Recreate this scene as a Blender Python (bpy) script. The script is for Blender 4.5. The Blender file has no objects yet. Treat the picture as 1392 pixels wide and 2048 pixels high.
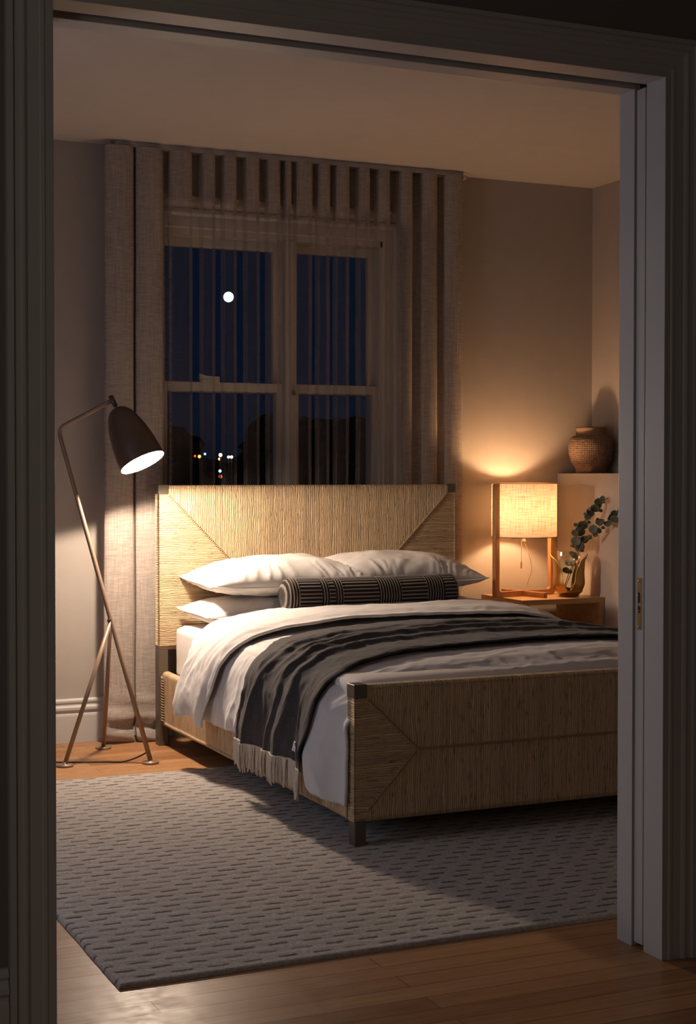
import bpy, bmesh, math, random
from mathutils import Vector, noise
from math import pi, sin, cos, radians, sqrt, atan2, exp, floor
random.seed(7)
C = bpy.context.scene.collection
sc = bpy.context.scene

# ------------------------------------------------------------------ materials
def new_mat(name):
    m = bpy.data.materials.new(name); m.use_nodes = True
    nt = m.node_tree; nt.nodes.clear()
    return m, nt, nt.nodes, nt.links
class NB:
    def __init__(s, name):
        s.m, s.nt, s.N, s.L = new_mat(name)
    def n(s, t, **k):
        nd = s.N.new(t)
        for a, v in k.items(): setattr(nd, a, v)
        return nd
    def set(s, sock, v):
        if isinstance(v, bpy.types.NodeSocket): s.L.new(v, sock)
        else: sock.default_value = v
    def math(s, op, a, b=0.0, c=0.0):
        nd = s.n('ShaderNodeMath', operation=op)
        s.set(nd.inputs[0], a); s.set(nd.inputs[1], b); s.set(nd.inputs[2], c)
        return nd.outputs[0]
    def coord(s):
        t = s.n('ShaderNodeTexCoord'); return t.outputs['Object']
    def sep(s, v):
        nd = s.n('ShaderNodeSeparateXYZ'); s.L.new(v, nd.inputs[0]); return nd.outputs
    def scale(s, v, sx, sy, sz):
        nd = s.n('ShaderNodeMapping'); s.L.new(v, nd.inputs[0]); nd.inputs['Scale'].default_value = (sx, sy, sz); return nd.outputs[0]
    def noise(s, v, sc_, det=3.0, rough=.55):
        nd = s.n('ShaderNodeTexNoise'); s.L.new(v, nd.inputs['Vector']); nd.inputs['Scale'].default_value = sc_
        nd.inputs['Detail'].default_value = det; nd.inputs['Roughness'].default_value = rough; return nd.outputs['Fac']
    def ramp(s, f, stops, interp='LINEAR'):
        nd = s.n('ShaderNodeValToRGB'); s.L.new(f, nd.inputs[0]); cr = nd.color_ramp; cr.interpolation = interp
        while len(cr.elements) < len(stops): cr.elements.new(.5)
        for e, (p, c) in zip(cr.elements, stops):
            e.position = p; e.color = (c, c, c, 1) if isinstance(c, (int, float)) else (*c, 1)
        return nd.outputs[0]
    def mix(s, f, a, b, mode='MIX'):
        nd = s.n('ShaderNodeMix', data_type='RGBA', blend_type=mode)
        s.set(nd.inputs[0], f)
        for i, v in ((6, a), (7, b)):
            s.set(nd.inputs[i], v if isinstance(v, bpy.types.NodeSocket) else (*v, 1))
        return nd.outputs[2]
    def bump(s, h, dist, strength=1.0, normal=None):
        nd = s.n('ShaderNodeBump'); s.L.new(h, nd.inputs['Height']); nd.inputs['Distance'].default_value = dist
        nd.inputs['Strength'].default_value = strength
        if normal: s.L.new(normal, nd.inputs['Normal'])
        return nd.outputs[0]
    def bsdf(s, col, rough=.6, metal=0.0, normal=None, spec=.5, sheen=0.0, **kw):
        b = s.n('ShaderNodeBsdfPrincipled')
        s.set(b.inputs['Base Color'], col if isinstance(col, bpy.types.NodeSocket) else (*col, 1))
        s.set(b.inputs['Roughness'], rough); b.inputs['Metallic'].default_value = metal
        b.inputs['Specular IOR Level'].default_value = spec
        b.inputs['Sheen Weight'].default_value = sheen
        if normal: s.L.new(normal, b.inputs['Normal'])
        for k, v in kw.items(): b.inputs[k.replace('_', ' ')].default_value = v
        return b.outputs[0]
    def out(s, sh):
        o = s.n('ShaderNodeOutputMaterial'); s.L.new(sh, o.inputs[0]); return s.m

def m_paint(name, col, rough=.6, var=.06, bump=.0006, sc_=9):
    b = NB(name); v = b.coord(); f = b.noise(v, sc_, 4)
    c = b.mix(f, tuple(x*(1-var) for x in col), tuple(min(1, x*(1+var)) for x in col))
    h = b.noise(v, 260, 2)
    return b.out(b.bsdf(c, rough, normal=b.bump(h, bump, .6)))
def m_plain(name, col, rough=.5, metal=0.0, spec=.5):
    b = NB(name); v = b.coord(); f = b.noise(v, 40, 3)
    c = b.mix(f, tuple(x*.9 for x in col), tuple(min(1, x*1.08) for x in col))
    return b.out(b.bsdf(c, rough, metal, spec=spec))
def m_emit(name, col, strength):
    b = NB(name); e = b.n('ShaderNodeEmission'); e.inputs[0].default_value = (*col, 1); e.inputs[1].default_value = strength
    return b.out(e.outputs[0])
def m_rope(name, axis, pitch, base=(.60, .43, .255)):
    # strands laid side by side along `axis`; each with its own tone
    b = NB(name); v = b.coord(); X = b.sep(v)
    ax = {'x': 0, 'y': 1, 'z': 2}[axis]
    wob = b.noise(b.scale(v, *[(22 if i == ax else 5) for i in range(3)]), 1.0, 3)
    c = b.math('ADD', X[ax], b.math('MULTIPLY', wob, .028))
    q = b.math('DIVIDE', c, pitch)
    s = b.math('ABSOLUTE', b.math('SINE', b.math('MULTIPLY', q, pi)))
    s = b.math('POWER', s, .55)
    wn = b.n('ShaderNodeTexWhiteNoise', noise_dimensions='1D'); b.L.new(b.math('FLOOR', q), wn.inputs['W'])
    fib = b.noise(b.scale(v, *[(330 if i == ax else 16) for i in range(3)]), 1.0, 4, .7)
    knot = b.noise(b.scale(v, *[(150 if i == ax else 20) for i in range(3)]), 1.0, 3, .7)
    blot = b.noise(v, 5, 3)
    t = b.math('ADD', b.math('MULTIPLY', wn.outputs[0], .40), b.math('MULTIPLY', fib, .75))
    col = b.ramp(t, [(.2, tuple(x*.62 for x in base)), (.55, base), (.95, tuple(min(1, x*1.32) for x in base))])
    col = b.mix(b.ramp(blot, [(.3, 0.0), (.7, .35)]), col, tuple(x*1.15 for x in base))
    col = b.mix(b.ramp(knot, [(.32, .75), (.41, 0.0)]), col, tuple(x*.22 for x in base))
    col = b.mix(b.ramp(s, [(.0, .5), (.5, 0.0)]), col, tuple(x*.28 for x in base))
    h = b.math('ADD', s, b.math('MULTIPLY', fib, .5))
    h = b.math('SUBTRACT', h, b.math('MULTIPLY', b.ramp(knot, [(.30, 1.0), (.42, 0.0)]), .6))
    return b.out(b.bsdf(col, .72, normal=b.bump(h, .0034, 1.0), spec=.3))
def m_cloth(name, col, weave=900, slub=0.0, sheen=.1, rough=.85, var=.05, bump=.0006, fleck=None):
    b = NB(name); v = b.coord()
    f1 = b.noise(b.scale(v, 1, 1, .06), weave*.5, 2); f2 = b.noise(b.scale(v, .05, .05, 1.2), weave*.5, 2)
    w = b.math('MULTIPLY', b.math('ADD', f1, f2), .5)
    big = b.noise(v, 6, 3)
    c = b.mix(b.ramp(w, [(.35, 0.0), (.65, 1.0)]), tuple(x*(1-var-slub) for x in col), tuple(min(1, x*(1+var)) for x in col))
    c = b.mix(b.math('MULTIPLY', big, .2), c, tuple(x*.85 for x in col))
    if fleck:
        fl = b.noise(v, 170, 5, .8)
        c = b.mix(b.ramp(fl, [(.46, 0.0), (.66, 1.0)]), c, fleck)
    return b.out(b.bsdf(c, rough, normal=b.bump(w, bump, .7), spec=.2, sheen=sheen))
def m_wood(name, base, axis='x', rough=.42):
    b = NB(name); v = b.coord()
    s = {'x': (2.2, 34, 34), 'y': (34, 2.2, 34), 'z': (34, 34, 2.2)}[axis]
    g = b.noise(b.scale(v, *s), 1.6, 6, .65)
    c = b.ramp(g, [(.25, tuple(x*.6 for x in base)), (.5, base), (.8, tuple(min(1, x*1.25) for x in base))])
    return b.out(b.bsdf(c, rough, normal=b.bump(g, .0006, .4)))
def m_floor():
    b = NB('oak_floorboards'); v = b.coord()
    br = b.n('ShaderNodeTexBrick', offset=.37, offset_frequency=2)
    b.L.new(v, br.inputs['Vector']); br.inputs['Scale'].default_value = 1
    br.inputs['Brick Width'].default_value = 1.7; br.inputs['Row Height'].default_value = .083
    br.inputs['Mortar Size'].default_value = .0011; br.inputs['Mortar Smooth'].default_value = .3
    br.inputs['Color1'].default_value = (0, 0, 0, 1); br.inputs['Color2'].default_value = (1, 1, 1, 1); br.inputs['Bias'].default_value = 0
    g = b.noise(b.scale(v, 1.6, 26, 1), 2.0, 7, .65)
    g2 = b.noise(b.scale(v, 1.0, 5, 1), 2.0, 3)
    sepc = b.n('ShaderNodeSeparateColor'); b.L.new(br.outputs['Color'], sepc.inputs[0])
    t = b.math('ADD', b.math('MULTIPLY', g, .62), b.math('MULTIPLY', sepc.outputs[0], .34))
    c = b.ramp(t, [(.15, (.17, .075, .032)), (.45, (.38, .185, .08)), (.8, (.56, .31, .15))])
    c = b.mix(b.math('MULTIPLY', g2, .3), c, (.26, .12, .05))
    c = b.mix(br.outputs['Fac'], c, (.035, .015, .007))
    r = b.ramp(b.noise(v, 14, 5, .7), [(.3, .30), (.7, .46)])
    h = b.math('SUBTRACT', b.math('MULTIPLY', g, .25), br.outputs['Fac'])
    return b.out(b.bsdf(c, r, normal=b.bump(h, .0012, .5), spec=.2))
def m_rug():
    b = NB('wool_rug'); v = b.coord()
    wv = b.n('ShaderNodeTexNoise'); b.L.new(v, wv.inputs['Vector']); wv.inputs['Scale'].default_value = 18
    va = b.n('ShaderNodeVectorMath', operation='MULTIPLY_ADD'); b.L.new(wv.outputs['Color'], va.inputs[0])
    va.inputs[1].default_value = (.03, .012, 0); b.L.new(v, va.inputs[2]); vv = va.outputs[0]
    X = b.sep(vv)
    row = b.math('DIVIDE', X[1], .052)
    ri = b.math('FLOOR', row); fr = b.math('FRACT', row)
    wn = b.n('ShaderNodeTexWhiteNoise', noise_dimensions='1D'); b.L.new(ri, wn.inputs['W'])
    off = b.math('ADD', b.math('MULTIPLY', b.math('MODULO', ri, 2.0), .5), b.math('MULTIPLY', wn.outputs[0], .22))
    u = b.math('ADD', b.math('DIVIDE', X[0], .098), off); fu = b.math('FRACT', u)
    cx = b.math('ABSOLUTE', b.math('SUBTRACT', fu, .5)); cy = b.math('ABSOLUTE', b.math('SUBTRACT', fr, .5))
    dx = b.ramp(cx, [(.23, 1.0), (.31, 0.0)]); dy = b.ramp(cy, [(.05, 1.0), (.17, 0.0)])
    dash = b.math('MULTIPLY', dx, dy)
    rag = b.noise(b.scale(v, 1, 2.5, 1), 60, 4, .8)
    wn2 = b.n('ShaderNodeTexWhiteNoise', noise_dimensions='2D')
    cb = b.n('ShaderNodeCombineXYZ'); b.L.new(b.math('FLOOR', u), cb.inputs[0]); b.L.new(ri, cb.inputs[1]); b.L.new(cb.outputs[0], wn2.inputs['Vector'])
    dash = b.math('MULTIPLY', dash, b.ramp(rag, [(.34, 0.15), (.56, 1.0)]))
    dash = b.math('MULTIPLY', dash, b.math('ADD', .45, b.math('MULTIPLY', wn2.outputs[0], .55)))
    hum = b.math('MULTIPLY', b.math('SINE', b.math('MULTIPLY', fr, pi)), 1.0)
    p1 = b.noise(v, 190, 4, .8); p2 = b.noise(v, 75, 4, .75); p3 = b.noise(v, 5, 3)
    c = b.ramp(b.math('ADD', b.math('MULTIPLY', p1, .6), b.math('MULTIPLY', p2, .4)), [(.33, (.24, .205, .18)), (.50, (.56, .50, .455)), (.70, (.82, .75, .69))])
    c = b.mix(b.ramp(p3, [(.35, .25), (.65, 0.0)]), c, (.42, .37, .33))
    c = b.mix(b.math('MULTIPLY', dash, .85), c, (.055, .045, .04))
    h = b.math('ADD', b.math('MULTIPLY', p1, .45), b.math('MULTIPLY', p2, .5))
    h = b.math('SUBTRACT', b.math('ADD', h, b.math('MULTIPLY', hum, -.4)), b.math('MULTIPLY', dash, 1.5))
    return b.out(b.bsdf(c, .95, normal=b.bump(h, .007, 1.0), spec=.1, sheen=.15))
def m_curtain():
    # linen voile: how densely it is woven or doubled is stored on the cloth as "density"
    b = NB('linen_voile'); v = b.coord()
    f1 = b.noise(b.scale(v, 1, 1, .02), 300, 3, .6); f2 = b.noise(b.scale(v, .07, .07, 1), 280, 3, .6)
    w = b.math('MULTIPLY', b.math('ADD', f1, f2), .5)
    slub = b.noise(b.scale(v, .25, .25, 1), 120, 3, .7)
    c = b.ramp(w, [(.36, (.33, .28, .24)), (.52, (.46, .39, .34)), (.66, (.56, .485, .425))])
    c = b.mix(b.ramp(slub, [(.62, 0.0), (.72, .5)]), c, (.25, .20, .16))
    n_ = b.bump(w, .0012, .8)
    d = b.n('ShaderNodeBsdfDiffuse'); b.L.new(c, d.inputs[0]); b.L.new(n_, d.inputs['Normal'])
    t = b.n('ShaderNodeBsdfTranslucent'); b.L.new(c, t.inputs[0])
    m1 = b.n('ShaderNodeMixShader'); m1.inputs[0].default_value = .18; b.L.new(d.outputs[0], m1.inputs[1]); b.L.new(t.outputs[0], m1.inputs[2])
    tr = b.n('ShaderNodeBsdfTransparent')
    at = b.n('ShaderNodeAttribute', attribute_name='weave')
    al = b.math('ADD', at.outputs['Fac'], b.math('MULTIPLY', b.math('SUBTRACT', w, .5), .15))
    al = b.math('MINIMUM', b.math('MAXIMUM', al, 0.0), 1.0)
    m2 = b.n('ShaderNodeMixShader'); b.L.new(al, m2.inputs[0]); b.L.new(tr.outputs[0], m2.inputs[1]); b.L.new(m1.outputs[0], m2.inputs[2])
    return b.out(m2.outputs[0])
def m_shade():
    b = NB('linen_lamp_shade'); v = b.coord(); X = b.sep(v)
    ang = b.math('ARCTAN2', X[1], X[0])
    cb = b.n('ShaderNodeCombineXYZ'); b.L.new(b.math('MULTIPLY', ang, .173), cb.inputs[0]); b.L.new(X[2], cb.inputs[1])
    g = cb.outputs[0]
    f1 = b.noise(b.scale(g, 1, .04, 1), 230, 3, .65); f2 = b.noise(b.scale(g, .04, 1, 1), 230, 3, .65)
    w = b.math('MULTIPLY', b.math('ADD', f1, f2), .5)
    c = b.ramp(w, [(.38, (.36, .26, .165)), (.475, (.60, .47, .335)), (.60, (.76, .63, .48))])
    d = b.n('ShaderNodeBsdfDiffuse'); b.L.new(c, d.inputs[0]); b.L.new(b.bump(w, .001, .7), d.inputs['Normal'])
    t = b.n('ShaderNodeBsdfTranslucent'); b.L.new(c, t.inputs[0])
    m1 = b.n('ShaderNodeMixShader'); m1.inputs[0].default_value = .15; b.L.new(d.outputs[0], m1.inputs[1]); b.L.new(t.outputs[0], m1.inputs[2])
    return b.out(m1.outputs[0])
def m_glass(name):
    b = NB(name); tr = b.n('ShaderNodeBsdfTransparent'); tr.inputs[0].default_value = (.965, .975, .97, 1)
    gl = b.n('ShaderNodeBsdfGlossy'); gl.inputs['Roughness'].default_value = .02
    fr = b.n('ShaderNodeLayerWeight'); fr.inputs[0].default_value = .5
    k = b.math('ADD', .03, b.math('MULTIPLY', b.math('POWER', fr.outputs['Facing'], 2.2), .5))
    m = b.n('ShaderNodeMixShader'); b.L.new(k, m.inputs[0]); b.L.new(tr.outputs[0], m.inputs[1]); b.L.new(gl.outputs[0], m.inputs[2])
    return b.out(m.outputs[0])
def m_pane():
    b = NB('window_glass'); tr = b.n('ShaderNodeBsdfTransparent'); tr.inputs[0].default_value = (.9, .93, .95, 1)
    gl = b.n('ShaderNodeBsdfGlossy'); gl.inputs['Roughness'].default_value = .03
    m = b.n('ShaderNodeMixShader'); m.inputs[0].default_value = .006; b.L.new(tr.outputs[0], m.inputs[1]); b.L.new(gl.outputs[0], m.inputs[2])
    return b.out(m.outputs[0])
def m_clay():
    b = NB('woven_clay'); v = b.coord(); X = b.sep(v)
    ang = b.math('ARCTAN2', X[1], X[0])
    a = b.math('MULTIPLY', ang, 34/ (2*pi) * 2*pi/ (2*pi) * 2); z = b.math('MULTIPLY', X[2], 120*2.6)
    s1 = b.math('SINE', b.math('ADD', b.math('MULTIPLY', ang, 40.0), z)); s2 = b.math('SINE', b.math('SUBTRACT', b.math('MULTIPLY', ang, 40.0), z))
    s = b.math('MULTIPLY', s1, s2)
    band = b.ramp(X[2], [(.034, 0.0), (.040, 1.0), (.196, 1.0), (.202, 0.0)])
    s = b.math('MULTIPLY', s, band)
    n1 = b.noise(v, 70, 4, .7)
    c = b.ramp(b.math('ADD', b.math('MULTIPLY', s, .35), b.math('MULTIPLY', n1, .8)), [(.1, (.10, .058, .034)), (.5, (.22, .135, .08)), (.9, (.34, .22, .135))])
    h = b.math('ADD', s, b.math('MULTIPLY', n1, .4))
    return b.out(b.bsdf(c, .7, normal=b.bump(h, .003, 1.0)))
def m_bolster():
    b = NB('corded_bolster_cloth'); v = b.coord()
    at = b.n('ShaderNodeAttribute', attribute_name='cord')
    f = b.noise(v, 500, 3, .8)
    c = b.ramp(b.math('ADD', at.outputs['Fac'], b.math('MULTIPLY', b.math('SUBTRACT', f, .5), .35)), [(.35, (.008, .006, .005)), (.62, (.05, .036, .028)), (.92, (.21, .165, .13))])
    return b.out(b.bsdf(c, .95, normal=b.bump(f, .0008, .8), spec=.1, sheen=.25))

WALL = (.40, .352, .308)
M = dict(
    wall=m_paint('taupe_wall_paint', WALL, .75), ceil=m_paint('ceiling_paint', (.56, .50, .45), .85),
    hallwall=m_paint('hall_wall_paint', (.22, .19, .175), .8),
    trim=m_paint('painted_trim', (.54, .525, .50), .42, .03, .0004), doorp=m_paint('painted_door', (.51, .49, .47), .4, .03, .0003),
    window=m_paint('painted_window_wood', (.56, .48, .40), .45, .04),
    floor=m_floor(), rug=m_rug(), rugedge=m_cloth('rug_binding', (.16, .14, .12), 300),
    ropev=m_rope('rope_vertical', 'x', .0092), ropef=m_rope('rope_vertical_foot', 'x', .0078), ropeh=m_rope('rope_horizontal', 'z', .0080), ropey=m_rope('rope_vertical_side', 'y', .0085),
    cord=m_cloth('rope_cord', (.36, .25, .145), 600, rough=.8),
    bronze=m_plain('dark_bronze', (.16, .13, .095), .45, .5), sheet=m_cloth('white_percale', (.80, .74, .68), 1200, sheen=.05, var=.02, bump=.0002),
    pillow=m_cloth('white_cotton', (.80, .745, .69), 1200, sheen=.05, var=.02, bump=.0002),
    duvet=m_cloth('white_linen', (.68, .64, .615), 700, sheen=.1, var=.03, bump=.0004),
    wool=m_cloth('charcoal_wool', (.054, .0455, .044), 500, sheen=.12, var=.25, bump=.001, fleck=(.085, .076, .074)),
    fringe=m_cloth('cream_wool', (.66, .56, .45), 600, var=.1), tag=m_plain('white_label', (.8, .8, .82), .6), ink=m_plain('label_ink', (.03, .035, .09), .6),
    bolster=m_bolster(), oak=m_wood('oak_top', (.50, .29, .13), 'x'), walnut=m_wood('lamp_frame_wood', (.42, .205, .085), 'z'),
    shade=m_shade(), brass=m_plain('aged_brass', (.42, .26, .09), .30, 1.0), latch=m_plain('tarnished_brass', (.36, .22, .09), .35, 1.0),
    screw=m_plain('brass_screw', (.75, .6, .38), .25, 1.0), dark=m_plain('slot_dark', (.012, .010, .009), .9),
    glass=m_glass('clear_glass'), pane=m_pane(), clay=m_clay(), curtain=m_curtain(),
    rail=m_plain('curtain_track', (.52, .47, .43), .45, .2), lampmetal=m_plain('taupe_lamp_metal', (.13, .09, .068), .36, .35), tube=m_plain('lit_lamp_tube', (.27, .185, .125), .42, .25),  # tube tan has lamplight mixed in; the metal is taupe like the shade
    lampwhite=m_plain('white_lamp_inside', (.85, .83, .8), .6), black=m_plain('black_cable', (.015, .014, .013), .5), ivory=m_plain('ivory_cable', (.55, .45, .3), .5),
    leaf=m_plain('eucalyptus_leaf', (.085, .10, .072), .55), stem=m_plain('eucalyptus_stem', (.16, .11, .06), .6), pebble=m_plain('pebble', (.22, .19, .16), .6),
    tree=m_plain('night_foliage', (.010, .013, .009), .95, spec=.05), bark=m_plain('bark', (.02, .015, .012), .95), ground=m_plain('night_ground', (.012, .014, .010), .95, spec=.05),
    pole=m_plain('lamp_post_metal', (.02, .02, .02), .6))

# ------------------------------------------------------------------ mesh helpers
def mk(name, verts, faces, mat, parent=None, loc=(0, 0, 0), smooth=True, mats=None, mi=None, mods=None, auto=None):
    """world-space verts; parent's world location is stored so children stay relative"""
    base = Vector(parent['_b']) if parent is not None else Vector(loc)
    me = bpy.data.meshes.new(name); me.from_pydata([tuple(Vector(v)-base) for v in verts], [], faces)
    for mm in (mats or [mat]): me.materials.append(mm)
    if mi: me.polygons.foreach_set('material_index', mi)
    me.validate(); me.update()
    if smooth: me.polygons.foreach_set('use_smooth', [True]*len(me.polygons))
    o = bpy.data.objects.new(name, me); C.objects.link(o)
    if parent is not None: o.parent = parent
    else: o.location = base
    o['_b'] = tuple(base)
    if auto is not None:
        me.set_sharp_from_angle(angle=radians(auto))
    return o
def thing(name, label, cat, loc=(0, 0, 0), group=None):
    o = bpy.data.objects.new(name, None); C.objects.link(o); o.location = loc; o['_b'] = tuple(loc)
    o['label'] = label; o['category'] = cat
    if group: o['group'] = group
    return o
def tag(o, label, cat, group=None):
    o['label'] = label; o['category'] = cat
    if group: o['group'] = group
    return o
def struct(o): o['kind'] = 'structure'; return o
class G:
    """geometry collector"""
    def __init__(s): s.v = []; s.f = []
    def add(s, v, f):
        n = len(s.v); s.v += [Vector(p) for p in v]; s.f += [tuple(i+n for i in q) for q in f]; return s
    def box(s, x0, x1, y0, y1, z0, z1, bev=0.0):
        if bev <= 0:
            v = [(x, y, z) for x in (x0, x1) for y in (y0, y1) for z in (z0, z1)]
            return s.add(v, [(0, 1, 3, 2), (4, 6, 7, 5), (0, 4, 5, 1), (2, 3, 7, 6), (0, 2, 6, 4), (1, 5, 7, 3)])
        bm = bmesh.new(); bmesh.ops.create_cube(bm, size=1)
        for w in bm.verts: w.co = Vector(((x0+x1)/2+w.co.x*(x1-x0), (y0+y1)/2+w.co.y*(y1-y0), (z0+z1)/2+w.co.z*(z1-z0)))
        bmesh.ops.bevel(bm, geom=bm.edges[:], offset=bev, segments=3, affect='EDGES', profile=.5)
        bm.verts.index_update(); v = [w.co.copy() for w in bm.verts]; f = [tuple(w.index for w in q.verts) for q in bm.faces]; bm.free()
        return s.add(v, f)
    def prism(s, pts, axis, a, b, cap=True):
        """2-D polygon extruded along axis; pts are the other two coordinates in xyz order"""
        def P(p, t):
            if axis == 0: return (t, p[0], p[1])
            if axis == 1: return (p[0], t, p[1])
            return (p[0], p[1], t)
        n = len(pts); v = [P(p, a) for p in pts]+[P(p, b) for p in pts]
        f = [(i, (i+1) % n, n+(i+1) % n, n+i) for i in range(n)]
        if cap: f += [tuple(range(n))[::-1], tuple(range(n, 2*n))]
        return s.add(v, f)
    def tube(s, path, r, seg=12, cap=True, closed=False):
        path = [Vector(p) for p in path]; n = len(path); rr = r if isinstance(r, (list, tuple)) else [r]*n
        v = []; f = []; up = None
        for i, p in enumerate(path):
            t = (path[min(i+1, n-1)]-path[max(i-1, 0)])
            if t.length < 1e-9: t = Vector((0, 0, 1))
            t.normalize()
            if up is None: up = Vector((0, 0, 1)) if abs(t.z) < .9 else Vector((1, 0, 0))
            a = up-t*up.dot(t)
            if a.length < 1e-6: a = t.orthogonal()
            a.normalize(); up = a; c = t.cross(a)
            for k in range(seg):
                w = 2*pi*k/seg; v.append(p+a*cos(w)*rr[i]+c*sin(w)*rr[i])
        for i in range(n-1):
            for k in range(seg):
                k2 = (k+1) % seg; f.append((i*seg+k, i*seg+k2, (i+1)*seg+k2, (i+1)*seg+k))
        if cap: f += [tuple(range(seg))[::-1], tuple(range((n-1)*seg, n*seg))]
        return s.add(v, f)
    def lathe(s, prof, c, seg=48, cap0=True, cap1=True, axis=None):
        """prof: (r, h) along +Z from c (or along axis)"""
        A = Vector(axis or (0, 0, 1)).normalized(); U = A.orthogonal().normalized() if axis else Vector((1, 0, 0)); W = A.cross(U); c = Vector(c)
        v = []; f = []
        for r, h in prof:
            for k in range(seg):
                w = 2*pi*k/seg; v.append(c+A*h+U*cos(w)*r+W*sin(w)*r)
        for i in range(len(prof)-1):
            for k in range(seg):
                k2 = (k+1) % seg; f.append((i*seg+k, i*seg+k2, (i+1)*seg+k2, (i+1)*seg+k))
        if cap0: f.append(tuple(range(seg))[::-1])
        if cap1: f.append(tuple(range((len(prof)-1)*seg, len(prof)*seg)))
        return s.add(v, f)
    def grid(s, fn, nu, nv, closeu=False):
        v = [fn(i/nu, j/nv) for j in range(nv+1) for i in range(nu+(0 if closeu else 1))]
        w = nu if closeu else nu+1
        f = [(j*w+i, j*w+(i+1) % w, (j+1)*w+(i+1) % w, (j+1)*w+i) for j in range(nv) for i in range(nu)]
        return s.add(v, f)
    def ell(s, c, r, seg=10, rings=6, rot=None):
        v = []; f = []
        for j in range(1, rings):
            for k in range(seg):
                t = pi*j/rings; w = 2*pi*k/seg; p = Vector((r[0]*sin(t)*cos(w), r[1]*sin(t)*sin(w), r[2]*cos(t)))
                if rot: p = rot @ p
                v.append(Vector(c)+p)
        top = Vector((0, 0, r[2])); bot = Vector((0, 0, -r[2]))
        if rot: top = rot @ top; bot = rot @ bot
        v += [Vector(c)+top, Vector(c)+bot]; n = len(v)
        for j in range(rings-2):
            for k in range(seg): k2 = (k+1) % seg; f.append((j*seg+k, (j+1)*seg+k, (j+1)*seg+k2, j*seg+k2))
        for k in range(seg): k2 = (k+1) % seg; f.append((n-2, k, k2)); f.append((n-1, (rings-2)*seg+k2, (rings-2)*seg+k))
        return s.add(v, f)
    def mk(s, name, mat, parent=None, **k): return mk(name, s.v, s.f, mat, parent, **k)
def catmull(pts, n):
    pts = [Vector(p) for p in pts]; P = [pts[0]*2-pts[1]]+pts+[pts[-1]*2-pts[-2]]; out = []
    for i in range(1, len(P)-2):
        for k in range(n):
            t = k/n; a, b, c, d = P[i-1:i+3]
            out.append(.5*((2*b)+(c-a)*t+(2*a-5*b+4*c-d)*t*t+(3*b-a-3*c+d)*t**3))
    out.append(pts[-1]); return out
def lerp(a, b, t): return a+(b-a)*t
def pw(x, pts):
    if x <= pts[0][0]: return pts[0][1]
    for (a, ya), (b, yb) in zip(pts, pts[1:]):
        if x <= b:
            t = (x-a)/(b-a); t = t*t*(3-2*t); return ya+(yb-ya)*t
    return pts[-1][1]
def nz(*p): return noise.noise(Vector(p))

# ------------------------------------------------------------------ camera
YAW, PIT, FPX, H = .42182, -.0204, 3030.6, 1.30
cam = bpy.data.cameras.new('camera'); co = bpy.data.objects.new('camera', cam); C.objects.link(co); sc.camera = co
co.location = (0, 0, H); co.rotation_euler = (pi/2+PIT, 0, -YAW)
cam.sensor_fit = 'VERTICAL'; cam.sensor_height = 36; cam.lens = FPX/2048*36; cam.shift_y = -18.4/2048; cam.clip_end = 3000; cam.clip_start = .05

# ------------------------------------------------------------------ the place: main planes
YW = 7.17; XRW = 4.71; XLW = -.35; ZC = 2.878
YF0, YF1 = 3.31, 3.52            # the wall with the wide doorway
DX0, DX1, DZ = .778, 2.40, 2.337
WX0, WX1, WZ0, WZ1 = 2.20, 3.41, .78, 2.50   # window hole
HX0, HX1, HY0 = -1.9, 3.6, -1.6     # hall

# floor
struct(G().box(min(XLW, HX0), XRW+.2, HY0, YW+.2, -.12, 0).mk('floor', M['floor'], smooth=False))
struct(G().box(XLW-.2, XRW+.2, YF0, YW+.2, ZC, ZC+.12).mk('ceiling', M['ceil'], smooth=False))
struct(G().box(HX0-.2, HX1+.2, HY0-.2, YF0, ZC, ZC+.12).mk('ceiling_hall', M['ceil'], smooth=False))
# back wall with window hole
g = G(); Y1 = YW+.2
g.box(XLW-.2, WX0, YW, Y1, 0, ZC); g.box(WX1, XRW+.2, YW, Y1, 0, ZC); g.box(WX0, WX1, YW, Y1, 0, WZ0); g.box(WX0, WX1, YW, Y1, WZ1, ZC)
struct(g.mk('wall_back', M['wall'], smooth=False))
struct(G().box(XRW, XRW+.2, YF1, YW, 0, ZC).mk('wall_right', M['wall'], smooth=False))
# left wall with its own window opening
LY0, LY1, LZ0, LZ1 = 4.15, 5.35, .62, 2.1
g = G(); a = XLW-.2
g.box(a, XLW, YF0, LY0, 0, ZC); g.box(a, XLW, LY1, YW, 0, ZC); g.box(a, XLW, LY0, LY1, 0, LZ0); g.box(a, XLW, LY0, LY1, LZ1, ZC)
struct(g.mk('wall_left', M['wall'], smooth=False))
w2 = struct(G().box(a+.06, a+.10, LY0, LY0+.05, LZ0, LZ1).box(a+.06, a+.10, LY1-.05, LY1, LZ0, LZ1).box(a+.06, a+.10, LY0+.05, LY1-.05, LZ0, LZ0+.05)
            .box(a+.06, a+.10, LY0+.05, LY1-.05, LZ1-.05, LZ1).mk('window_2', M['window'], smooth=False))
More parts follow.
